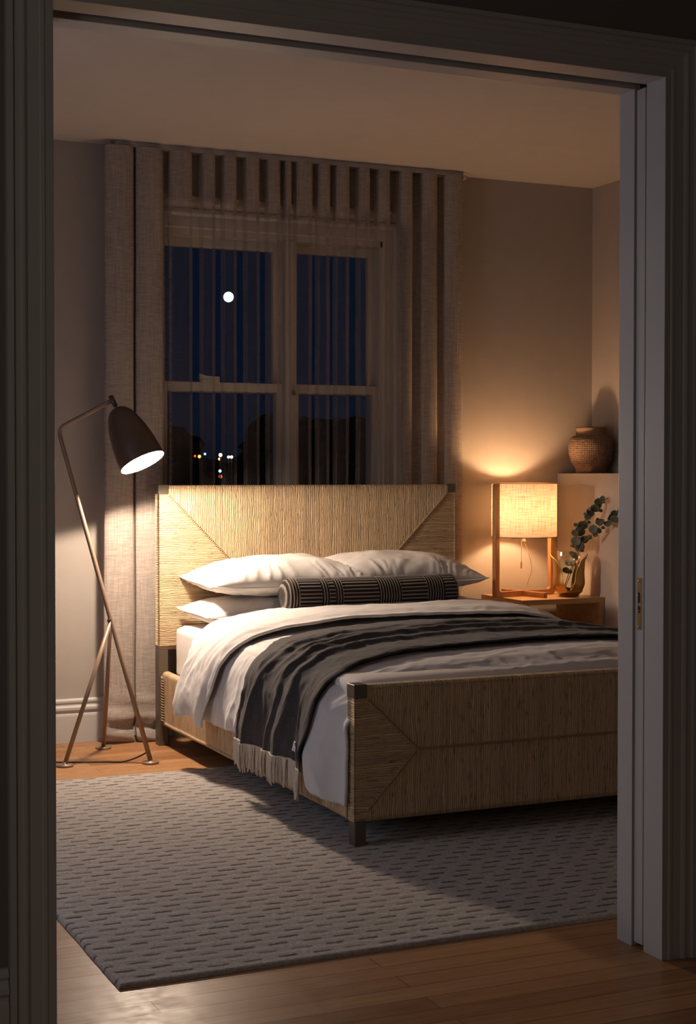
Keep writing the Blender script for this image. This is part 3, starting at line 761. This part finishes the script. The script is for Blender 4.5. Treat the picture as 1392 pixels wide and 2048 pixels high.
# ------------------------------------------------------------------ pillows
def pillow(cx, cy, cz, a_, b_, T, seed, lab, tilt=0.0, roll=0.0, yaw=0.0, mat='pillow', sag=0.0, flat=1.0):
    def P(u, v, s):
        U = 2*u-1; V = 2*v-1
        U = math.copysign(abs(U)**.85, U); V = math.copysign(abs(V)**.85, V)
        x = a_*U*(1-.055*(1-V*V)); y = b_*V*(1-.07*(1-U*U))
        k = (max(0, 1-abs(U)**2.6)*max(0, 1-abs(V)**3.0))**.55
        z = s*T*k
        if s < 0: z *= flat
        ed = max(abs(U), abs(V))
        w = nz(x*7+seed, y*7, s*3+seed)*.012*k
        # pleats radiating from the seams
        e2 = max(0, min(1, (ed-.45)/.4))*min(1, k*2.5)
        c_ = (x*22 if abs(V) > abs(U) else y*22)+2.2*nz(x*6, y*6, seed)
        w += e2*.0075*((1-abs(nz(c_+seed, ed*2, seed)))**3-.4)
        w += .004*nz(x*16+seed, y*20, seed)*k
        z += s*w - sag*(1-k)*0
        # corners lift into little ears
        z += .012*abs(U*V)**6
        q = Vector((x, y, z))
        q.rotate(__import__('mathutils').Euler((tilt, roll, yaw)))
        return q+Vector((cx, cy, cz))
    nu, nv = 110, 80; g = G()
    g.grid(lambda u, v: P(u, v, 1), nu, nv); m = len(g.v)
    h = G().grid(lambda u, v: P(u, v, -1), nu, nv)
    g.add(h.v, [q[::-1] for q in h.f])
    bm = bmesh.new(); vs_ = [bm.verts.new(p) for p in g.v]
    for q in g.f:
        try: bm.faces.new([vs_[i] for i in q])
        except ValueError: pass
    bmesh.ops.remove_doubles(bm, verts=bm.verts[:], dist=.0004); bm.verts.index_update()
    v = [w.co.copy() for w in bm.verts]; f = [tuple(w.index for w in q.verts) for q in bm.faces]; bm.free()
    o = mk('pillow', v, f, M[mat], loc=(cx, cy, cz-T)); tag(o, lab, 'pillow', 'white pillows against the headboard')
    loop = [P(i/60, 0, 1) for i in range(61)]+[P(1, i/40, 1) for i in range(1, 41)]+[P(1-i/60, 1, 1) for i in range(1, 61)]+[P(0, 1-i/40, 1) for i in range(1, 41)]
    G().tube(loop, .0028, 6).mk('piping', M[mat], o)
    return o
pillow(2.610, 6.635, .643, .415, .240, .088, 3, 'lower white pillow of the stack on the left side of the bed', tilt=radians(1), flat=.72)
pillow(2.640, 6.655, .783, .425, .245, .122, 9, 'upper white pillow of the stack on the left side of the bed', tilt=radians(2.5), flat=.46)
pillow(3.235, 6.645, .640, .415, .240, .084, 15, 'lower white pillow on the right side mostly hidden by the striped bolster', tilt=radians(1), flat=.72)
pillow(3.205, 6.665, .785, .425, .245, .128, 21, 'upper white pillow on the right side of the bed behind the bolster', tilt=radians(2.5), flat=.46)

# ------------------------------------------------------------------ bolster
BR = .083; bx0, bx1, by, bz = 2.530, 3.425, 6.385, .733
zones = [(2.600, 'r'), (2.668, 'l'), (2.775, 'r'), (2.815, 'l'), (2.845, 'r'), (2.885, 'l'), (3.068, 'r'), (3.188, 'l'), (3.325, 'r'), (3.418, 'l')]
def zone(x):
    z_ = 'r'
    for a_, k in zones:
        if x >= 2.530+(a_-2.600)*.978: z_ = k
    return z_
v = []; f = []; cord = []
nl, na = 560, 300
for i in range(nl+1):
    t = i/nl; x = lerp(bx0, bx1, t); e = min(x-bx0, bx1-x)
    r = BR*(1-(1-min(1, e/.042))**2.3)**.5 if e < .042 else BR
    zk = zone(x)
    for k in range(na):
        a_ = 2*pi*k/na
        if zk == 'l': c_ = .5+.5*cos(a_*30+.25*nz(x*9, a_*3, 1))
        else: c_ = .5+.5*cos(2*pi*x/.0135+.5*nz(x*5, cos(a_)*3, sin(a_)*3))
        rr = r*(1+.02*nz(x*5, cos(a_)*1.5, sin(a_)*1.5))+(.0032*(c_-.5))*min(1, r/.03)
        v.append((x, by+cos(a_)*rr, bz+sin(a_)*rr-.004*sin(pi*t))); cord.append(c_)
for i in range(nl):
    for k in range(na): k2 = (k+1) % na; f.append((i*na+k, i*na+k2, (i+1)*na+k2, (i+1)*na+k))
f += [tuple(range(na))[::-1], tuple(nl*na+k for k in range(na))]
bo = mk('bolster_pillow', v, f, M['bolster'], loc=(3.05, by, bz-BR)); at = bo.data.attributes.new('cord', 'FLOAT', 'POINT'); at.data.foreach_set('value', cord)
tag(bo, 'long round bolster in dark brown and cream corded stripes', 'bolster')

# ------------------------------------------------------------------ nightstand
NX0, NX1, NY0, NY1, NZ = 3.985, 4.484, 6.70, 7.13, .642
ns = thing('nightstand', 'open oak nightstand with thick side panels beside the bed under the lamp', 'nightstand', ((NX0+NX1)/2, 6.92, 0))
G().box(NX0, NX1, NY0, NY1, NZ-.028, NZ, .002).mk('top', M['oak'], ns, smooth=False)
G().box(NX0, NX0+.045, NY0+.001, NY1-.001, 0, NZ-.028, .0015).mk('side_panel', M['oak'], ns, smooth=False)
G().box(NX1-.03, NX1-.0, NY0+.001, NY1-.001, 0, NZ-.028, .0015).mk('side_panel', M['oak'], ns, smooth=False)
G().box(NX0+.045, NX1-.03, NY0+.02, NY1-.01, .16, .182, .0015).mk('shelf', M['oak'], ns, smooth=False)

# ------------------------------------------------------------------ table lamp
LC = Vector((4.140, 6.945, NZ)); SR = .173; SZ0, SZ1 = .957, 1.239
tl = thing('table_lamp', 'lit table lamp with linen drum shade held in a bent wooden frame on the nightstand', 'lamp', tuple(LC))
U6 = Vector((cos(radians(10)), sin(radians(10)), 0)); V6 = Vector((-U6.y, U6.x, 0)); UP = Vector((0, 0, 1))
def framepoly(pts, w, o0=-.5):
    """pts in (along U, z) outline, extruded across V by w"""
    g = G(); n_ = len(pts); v = [LC+U6*p[0]+UP*(p[1]-NZ)+V6*(s*w/2) for s in (-1, 1) for p in pts]
    return g.add(v, [(i, (i+1) % n_, n_+(i+1) % n_, n_+i) for i in range(n_)]+[tuple(range(n_))[::-1], tuple(range(n_, 2*n_))])
def roundc(cx, cz, r, a0, a1, k=6): return [(cx+r*cos(lerp(a0, a1, i/k)), cz+r*sin(lerp(a0, a1, i/k))) for i in range(k+1)]
PW = .030; z0 = NZ; rI = .018; bt = NZ+.030; xo, xi = .192+PW/2, .192-PW/2
outl = [(-xo, z0), (xo, z0)] if False else []
# one U-shaped frame: left post is taller and stands outside the shade
outl = [(-xo, z0+.001), (xo-.012, z0+.001), (xo, z0+.012), (xo, SZ1-.010), (xo-.006, SZ1), (xi, SZ1)]
outl += roundc(xi-rI, bt+rI, rI, 0, -pi/2) + roundc(-xi+rI*.6, bt+rI*.6, rI*.6, -pi/2, -pi)
outl += [(-xi, SZ1), (-xo+.006, SZ1), (-xo, SZ1-.010)]
o = framepoly(outl, .026).mk('frame', M['walnut'], tl, smooth=False); bv = o.modifiers.new('b', 'BEVEL'); bv.width = .002; bv.segments = 2
g = G(); Lb = .172
for s0, s1 in ((-1, 1),):
    v = [LC+V6*a_+U6*b_+UP*c_ for a_ in (-Lb, Lb) for b_ in (-.0125, .0125) for c_ in (.0, .028)]
    g.add(v, [(0, 1, 3, 2), (4, 6, 7, 5), (0, 4, 5, 1), (2, 3, 7, 6), (0, 2, 6, 4), (1, 5, 7, 3)])
o = g.mk('cross_foot', M['walnut'], tl, smooth=False); bv = o.modifiers.new('b', 'BEVEL'); bv.width = .0015
# shade: thin open cylinder with rims
o = G().lathe([(SR, SZ0), (SR, lerp(SZ0, SZ1, .33)), (SR, lerp(SZ0, SZ1, .66)), (SR, SZ1)], (LC.x, LC.y, 0), 96, False, False).mk('lamp_shade', M['shade'], tl)
# texture space of the shade must sit on its own axis
for z in (SZ0, SZ1):
    G().tube([(LC.x+SR*cos(2*pi*i/72), LC.y+SR*sin(2*pi*i/72), z) for i in range(73)], .0022, 6).mk('rim', M['walnut'], o)
# holder bar across the lower rim, socket, bulb
g = G(); v = [LC+U6*a_+V6*b_+UP*(c_-NZ) for a_ in (-xi-.004, xi+.004) for b_ in (-.006, .006) for c_ in (SZ0-.006, SZ0+.004)]
g.add(v, [(0, 1, 3, 2), (4, 6, 7, 5), (0, 4, 5, 1), (2, 3, 7, 6), (0, 2, 6, 4), (1, 5, 7, 3)]); g.mk('cross_bar', M['brass'], tl, smooth=False)
G().lathe([(.011, 0), (.011, .004), (.008, .006), (.008, .03), (.007, .075), (.017, .080), (.017, .125), (.013, .128)], (LC.x, LC.y, SZ0-.026), 20).mk('socket', M['ivory'], tl)
blb = G().lathe([(.012, 0), (.014, .012), (.027, .035), (.031, .055), (.026, .075), (.012, .087), (.002, .090)], (LC.x, LC.y, SZ0+.100), 24).mk('bulb', m_emit('bulb_glow', (1, .60, .31), 400), tl)
G().tube(catmull([(LC.x+.001, LC.y, SZ0-.024), (LC.x+.012, LC.y-.004, .90), (LC.x+.036, LC.y-.008, .83), (LC.x+.042, LC.y-.008, .78), (LC.x+.022, LC.y-.004, .715), (LC.x+.006, LC.y-.002, NZ+.032)], 8), .0022, 8).mk('cord', M['ivory'], tl)
pc = LC+Vector((-.020, -.006, 0))
ch = G().tube([(pc.x, pc.y, SZ0-.004), (pc.x, pc.y, .824)], .0011, 6).mk('pull_chain', M['brass'], tl)
G().lathe([(.002, 0), (.0038, .004), (.0038, .034), (.0015, .038)], (pc.x, pc.y, .788), 12).mk('pull_handle', M['walnut'], ch)

# ------------------------------------------------------------------ brass holder, glass, eucalyptus
VC = Vector((4.337, 6.815, NZ))
def hval(a_):   # rim height around: cusps at the camera's left and right and at the rear
    a_ = math.degrees(a_) % 360; best = .034
    FR = [(0, .226), (12, .214), (29, .204), (44, .188), (58, .157), (66, .126), (69, .085), (77, .05), (90, .032)]
    for t, front in ((147, 1), (-31, -1)):
        d_ = (a_-t+180) % 360-180
        q = d_ if front*d_ > 0 else -d_*1.45
        for (p0, v0), (p1, v1) in zip(FR, FR[1:]):
            if p0 <= abs(q) <= p1: best = max(best, v0+(v1-v0)*(abs(q)-p0)/(p1-p0))
    d_ = abs((a_-20+180) % 360-180)
    if d_ < 30: best = max(best, .032+.185*(1-d_/30)**.6)
    return best
def cupR(h): return pw(h, [(0, .040), (.006, .052), (.03, .073), (.07, .084), (.13, .082), (.18, .084), (.225, .098)])
def cup(u, v):
    a_ = 2*pi*u; hv = hval(a_); h = hv*v**1.25; return VC+Vector((cos(a_)*cupR(h), sin(a_)*cupR(h), h+.0005))
g = G().grid(cup, 240, 40, closeu=True); b0 = len(g.v); g.f.append(tuple(range(240)))
hb = g.mk('brass_vase_holder', M['brass'], loc=tuple(VC)); so = hb.modifiers.new('t', 'SOLIDIFY'); so.thickness = .004; so.offset = -1
tag(hb, 'tulip shaped brass holder with pointed petals standing on the nightstand', 'vase holder')
gv = G().lathe([(.030, .010), (.040, .014), (.056, .040), (.061, .10), (.0625, .243), (.0605, .243), (.059, .10), (.054, .042), (.038, .020), (.005, .018)], (VC.x-.004, VC.y-.0, VC.z), 56, True, True)
gl = gv.mk('glass_vase', M['glass'], loc=(VC.x, VC.y, VC.z+.01)); tag(gl, 'clear glass cylinder vase sitting inside the brass holder', 'vase')
PEB = []
for i in range(9):
    a_ = i*2.4; r = .012+.024*(i % 3)/2*1.0
    c = (VC.x-.004+cos(a_)*r, VC.y+sin(a_)*r, VC.z+.031+(.012 if i > 5 else 0))
    p_ = G().ell(c, (.011, .009, .008), 10, 8).mk('pebble', M['pebble'], loc=c); tag(p_, 'small smooth stone in the bottom of the glass vase', 'stone', 'stones inside the glass vase')
def crop(x, y, Y): return on(930+x/4.218, 940+y/4.218, Y)
from mathutils import Matrix, Euler
def branch(path, leaves, Y0, Y1, lab, seed):
    rr = random.Random(seed); n_ = len(path); pts = [crop(x, y, lerp(Y0, Y1, i/(n_-1))) for i, (x, y) in enumerate(path)]
    base_ = pts[0]; t = thing('eucalyptus_branch', lab, 'plant', tuple(base_), 'eucalyptus branches in the glass vase')
    cp_ = catmull(pts, 8); G().tube(cp_, [.0022*(1-.6*i/len(cp_)) for i in range(len(cp_))], 8).mk('stem', M['stem'], t)
    for (x, y, r) in leaves:
        near = min(cp_, key=lambda q: (q-crop(x, y, q.y)).length)
        c = crop(x, y, near.y+rr.uniform(-.012, .008)); R = r/4.218/385*1.12
        e = Euler((pi/2+rr.uniform(-.65, .65), rr.uniform(-.9, .9) if r < 26 else rr.uniform(-.45, .45), -.5+rr.uniform(-.5, .5))).to_matrix()
        g = G(); k = 14
        def lf(u, v):
            a_ = 2*pi*u; q = v*R; return c+e @ Vector((cos(a_)*q*(1.06), sin(a_)*q*.95, .22*R*(v*v)*(cos(2*a_)*.5+.2)+.03*R))
        g.grid(lf, k, 4, closeu=True); o = g.mk('leaf', M['leaf'], t); s_ = o.modifiers.new('t', 'SOLIDIFY'); s_.thickness = .0007
        if (near-c).length > .004: G().tube([near, near.lerp(c, .6)+Vector((0, 0, -.001)), c], .0007, 5).mk('leaf_stalk', M['stem'], o)
S1 = [(838, 985), (880, 860), (920, 770), (945, 680), (960, 600), (970, 520), (1005, 450), (1040, 400), (1065, 350), (1100, 310), (1130, 270), (1165, 245), (1203, 238)]
L1 = [(855, 846, 30), (885, 856, 18), (870, 785, 26), (905, 790, 26), (925, 720, 34), (900, 705, 20), (940, 745, 18), (968, 648, 38), (990, 680, 14), (938, 600, 40), (1003, 588, 34), (928, 530, 28), (972, 522, 36), (990, 466, 40), (932, 463, 15), (950, 500, 18), (1045, 441, 14), (1020, 425, 12), (1035, 395, 26), (1055, 360, 34), (1015, 372, 14), (1097, 322, 38), (1050, 330, 12), (1125, 268, 32), (1130, 300, 20), (1168, 268, 16), (1160, 236, 18), (1145, 342, 15), (1180, 252, 8), (1200, 240, 6), (915, 645, 12), (900, 640, 10)]
S2 = [(848, 985), (900, 850), (950, 720), (990, 620), (1040, 575), (1080, 530), (1120, 485), (1160, 450), (1200, 430), (1240, 395), (1290, 350), (1330, 325)]
L2 = [(1022, 570, 16), (1052, 566, 20), (1085, 500, 36), (1130, 512, 22), (1100, 545, 20), (1138, 440, 34), (1165, 486, 15), (1206, 452, 30), (1262, 413, 34), (1255, 368, 30), (1222, 388, 13), (1297, 348, 14), (1215, 410, 14), (1115, 415, 12), (1330, 320, 24)]
branch(S1, L1, 6.815, 6.66, 'taller eucalyptus branch with round grey-green leaves leaning right out of the vase', 1)
branch(S2, L2, 6.825, 6.52, 'lower eucalyptus branch reaching right towards the door jamb', 2)

# ------------------------------------------------------------------ clay vase on the ledge
KC = (4.597, 7.005, 1.292)
PR = [(.072, 0), (.082, .003), (.084, .030), (.090, .036), (.108, .062), (.120, .105), (.1235, .145), (.119, .180), (.104, .199), (.086, .206), (.081, .212), (.080, .236), (.083, .243), (.082, .252), (.076, .252), (.073, .240), (.073, .215), (.095, .190), (.108, .14), (.10, .08), (.07, .02), (.01, .015)]
cv = G().lathe(PR, KC, 96).mk('clay_vase', M['clay'], loc=KC); tag(cv, 'round brown clay jar with a dimpled woven texture on the wall ledge', 'jar')

# ------------------------------------------------------------------ floor lamp
F1, F2, F3 = Vector((1.588, 6.59, 0)), Vector((1.857, 6.946, 0)), Vector((1.953, 6.502, 0))
J = Vector((1.815, 6.650, .632)); BND = Vector((1.6255, 6.853, 1.497)); HG = Vector((1.845, 6.720, 1.625))
fl_ = thing('floor_lamp', 'lit tripod floor lamp with a conical dark metal shade left of the bed', 'lamp', tuple((F1+F2+F3)/3))
d1 = (BND-F3).normalized(); d2 = (HG-BND).normalized(); r = .045
bend = [BND-d1*r, BND-d1*r*.55+d2*r*.03, BND-d1*r*.22+d2*r*.22, BND-d1*r*.03+d2*r*.55, BND+d2*r]
path = [F3+UP*.012]+[F3.lerp(BND, k) for k in (.3, .6, .9)]+bend+[HG-d2*.03, HG]
G().tube(path, [.0108]*(len(path)-8)+[.0100]*8, 14).mk('pole', M['tube'], fl_)
for Fp in (F1, F2): G().tube([Fp+UP*.012, J+Vector((0, 0, .0))], .0100, 14).mk('leg', M['tube'], fl_)
for Fp in (F1, F2, F3): G().lathe([(.036, 0.0), (.038, .002), (.038, .007), (.035, .010), (.010, .011), (.009, .02)], (Fp.x, Fp.y, 0), 28).mk('foot', M['tube'], fl_)
G().ell(J+Vector((-.004, .002, 0)), (.013, .013, .016), 14, 10).mk('joint', M['lampmetal'], fl_)
OPN = Vector((1.949, 6.600, 1.342)); ax = (OPN-HG).normalized(); Lh = (OPN-HG).length
o = G().tube([HG-ax*.022-d2*0, HG+ax*.030], .0115, 12).mk('hinge', M['lampmetal'], fl_)
G().tube([HG+ax*.024, HG+ax*.048], .006, 10).mk('hinge_pin', M['lampmetal'], o)
sh0 = HG+ax*.040; Ls = Lh-.040; RM = .1065
pr = [(t, q*.91) for t, q in [(0.0, .010), (.018, .026), (.05, .044), (.11, .060), (.20, .074), (.32, .087), (.46, .098), (.62, .107), (.80, .113), (1.0, .117)]]
prf = [(rr_, t*Ls) for t, rr_ in pr]; prf_in = [(max(.004, rr_-.0025), t*Ls+(.002 if t < .9 else -.0)) for t, rr_ in reversed(pr)]
sh = G().lathe(prf, sh0, 72, True, False, axis=ax).mk('lamp_shade', M['lampmetal'], fl_)
G().lathe([(max(.004, rr_-.0022), t*Ls+.0015 if t < .99 else Ls) for t, rr_ in pr], sh0, 72, True, False, axis=ax).mk('shade_lining', M['lampwhite'], sh)
G().lathe([(RM-.0024, Ls), (RM, Ls)], sh0, 72, False, False, axis=ax).mk('shade_rim', M['lampmetal'], sh)
# frosted disc just inside the mouth
dc = G().lathe([(.1015, 0), (.1015, .002)], sh0+ax*(Ls-.012), 64, True, True, axis=ax).mk('diffuser', m_emit('lamp_glow', (1, .80, .63), 120), fl_, smooth=False)
# cable on the floor
G().tube(catmull([F3+Vector((-.006, .01, .075)), F3+Vector((-.02, .015, .045)), F3+Vector((-.10, .055, .008)), (1.77, 6.60, .005), (1.68, 6.63, .005), (1.58, 6.67, .005), (1.42, 6.74, .005), (1.2, 6.78, .005), (.95, 6.9, .005)], 8), .0035, 8).mk('cable', M['black'], fl_)

# ------------------------------------------------------------------ curtains and track
YT = 7.075
tr = G().box(1.955, 3.835, YT-.014, YT+.016, ZC-.024, ZC-.0005, .002).mk('curtain_track', M['rail'], loc=(2.9, YT, ZC-.024), smooth=False); tag(tr, 'slim pale metal curtain track fixed to the ceiling above the window', 'curtain track')
def cap_(x):
    G().tube([(x, YT-.03, ZC-.030), (x, YT+.02, ZC-.030)], .011, 12).mk('end_cap', M['rail'], tr)
cap_(1.955); cap_(3.838)
def curtain(cols, x0, x1, lab, seed, x_left, x_right, dens):
    """cols: centre x and width of each forward loop at the top"""
    cen = []
    # S-shaped path through the loops
    pts = [(x0, YT+.030)]
    for i, (c, w) in enumerate(cols):
        yf, ybk = YT-.040, YT+.048
        pts += [(c-w*.50, YT+.012), (c-w*.52, yf+.016), (c-w*.22, yf-.004), (c+w*.22, yf-.004), (c+w*.52, yf+.016), (c+w*.50, YT+.012)]
        if i < len(cols)-1:
            c2, w2_ = cols[i+1]; a_ = c+w/2; b_ = c2-w2_/2
            pts += [(lerp(a_, b_, .12), ybk-.008), (lerp(a_, b_, .5), ybk), (lerp(a_, b_, .88), ybk-.008)]
    pts += [(x1, YT+.030)]
    P = catmull([(x, y, 0) for x, y in pts], 8)
    n_ = len(P); nz2 = 110; verts = []; den = []
    for j in range(nz2+1):
        t = j/nz2; z = lerp(ZC-.027, .006, t)
        for i, p in enumerate(P):
            x, y = p.x, p.y
            yy = YT+(y-YT)*(1-.5*t)+.008*t*nz(x*6+seed, z*1.2, 0)
            xx = x+.006*sin(t*2.2)*nz(x*5+seed, z*1.5, 7)+(x-(x0+x1)/2)*(.018*t)
            k = max(0, t-.90)/.10      # pooling on the floor
            if k > 0:
                yy -= .045*k*nz(x*7, z*20, 3)+.02*k+.012*k*sin(z*70+x*9); xx += .016*k*nz(x*12, z*22, 8)
            if t < .03: yy += .004*nz(x*40, z*40, 2)
            yy = min(yy, YW-.026 if z < .22 else YW-.008)
            verts.append((xx, yy, z))
            front = .11 if y < YT-.030 else (.02 if y > YT+.034 else .30)
            d_ = dens(x, z, front); den.append(d_)
    f = [(j*n_+i, j*n_+i+1, (j+1)*n_+i+1, (j+1)*n_+i) for j in range(nz2) for i in range(n_-1)]
    base_ = ((x0+x1)/2, YT, 0)
    t_ = thing('curtain', lab, 'curtain', base_)
    o = mk('fabric', verts, f, M['curtain'], t_); at = o.data.attributes.new('weave', 'FLOAT', 'POINT'); at.data.foreach_set('value', den)
    g = G()
    for c, w in cols: g.tube([(c, YT, ZC-.028), (c, YT-.012, ZC-.034), (c, YT-.034, ZC-.036)], .0022, 6)
    g.mk('glider_hooks', M['rail'], t_)
    return t_
def densL(x, z, front):
    s = pw(x, [(2.19, 1), (2.24, 0)])
    top = pw(z, [(2.52, 0), (2.66, 1)])
    d_ = lerp(front, .90 if front > .05 else .40, top)
    return lerp(d_, .97, s)
def densR(x, z, front):
    s = pw(x, [(3.42, 0), (3.52, .72), (3.66, .78), (3.72, 1)])
    top = pw(z, [(2.52, 0), (2.66, 1)])
    d_ = lerp(front, .90 if front > .05 else .40, top)
    return lerp(d_, .97, s)
curtain([(1.974, .130), (2.122, .125), (2.280, .105), (2.421, .062), (2.532, .062), (2.650, .066), (2.764, .060), (2.838, .028)], 1.925, 2.868, 'left linen curtain beside the floor lamp, sheer where it crosses the window', 1, 0, 0, densL)
curtain([(2.928, .080), (3.036, .056), (3.138, .066), (3.259, .054), (3.369, .060), (3.498, .062), (3.632, .080), (3.774, .100)], 2.885, 3.838, 'right linen curtain on the table lamp side, sheer where it crosses the window', 9, 0, 0, densR)

# ------------------------------------------------------------------ lights
def light(name, typ, loc, energy, col, **k):
    l = bpy.data.lights.new(name, typ); l.energy = energy; l.color = col
    for a_, b_ in k.items(): setattr(l, a_, b_)
    o = bpy.data.objects.new(name, l); C.objects.link(o); o.location = loc; return o
def aim(o, d_): o.rotation_euler = Vector(d_).to_track_quat('-Z', 'Y').to_euler()
# floor lamp: light leaves the mouth of the shade
p = sh0+ax*(Ls+.014)
o = light('floor_lamp_light', 'SPOT', p, 52, (1, .78, .60), spot_size=radians(169), spot_blend=.10, shadow_soft_size=.04); aim(o, (.13, -.30, -.90))
# table lamp: bulb
# dusk light from the window in the left wall
o = light('window_moonlight', 'AREA', (XLW-.02, (LY0+LY1)/2, (LZ0+LZ1)/2), 10.5, (.72, .79, 1), shape='RECTANGLE', size=1.1, size_y=1.35); aim(o, (1, 0, -.12))
# added fill light in the unseen hall, no fixture; rakes across the casings
o = light('hall_fill_light', 'POINT', (-1.2, .5, 1.7), 16, (1, .96, .90), shadow_soft_size=.25)

# ------------------------------------------------------------------ world
w = bpy.data.worlds.new('night'); sc.world = w; w.use_nodes = True
w.node_tree.nodes['Background'].inputs[0].default_value = (.12, .40, 1.0, 1); w.node_tree.nodes['Background'].inputs[1].default_value = .013

sc.view_settings.view_transform = 'Standard'; sc.view_settings.look = 'None'; sc.view_settings.exposure = 0; sc.view_settings.gamma = 1
sc.view_settings.use_curve_mapping = False
for o in bpy.data.objects:
    if '_b' in o: del o['_b']
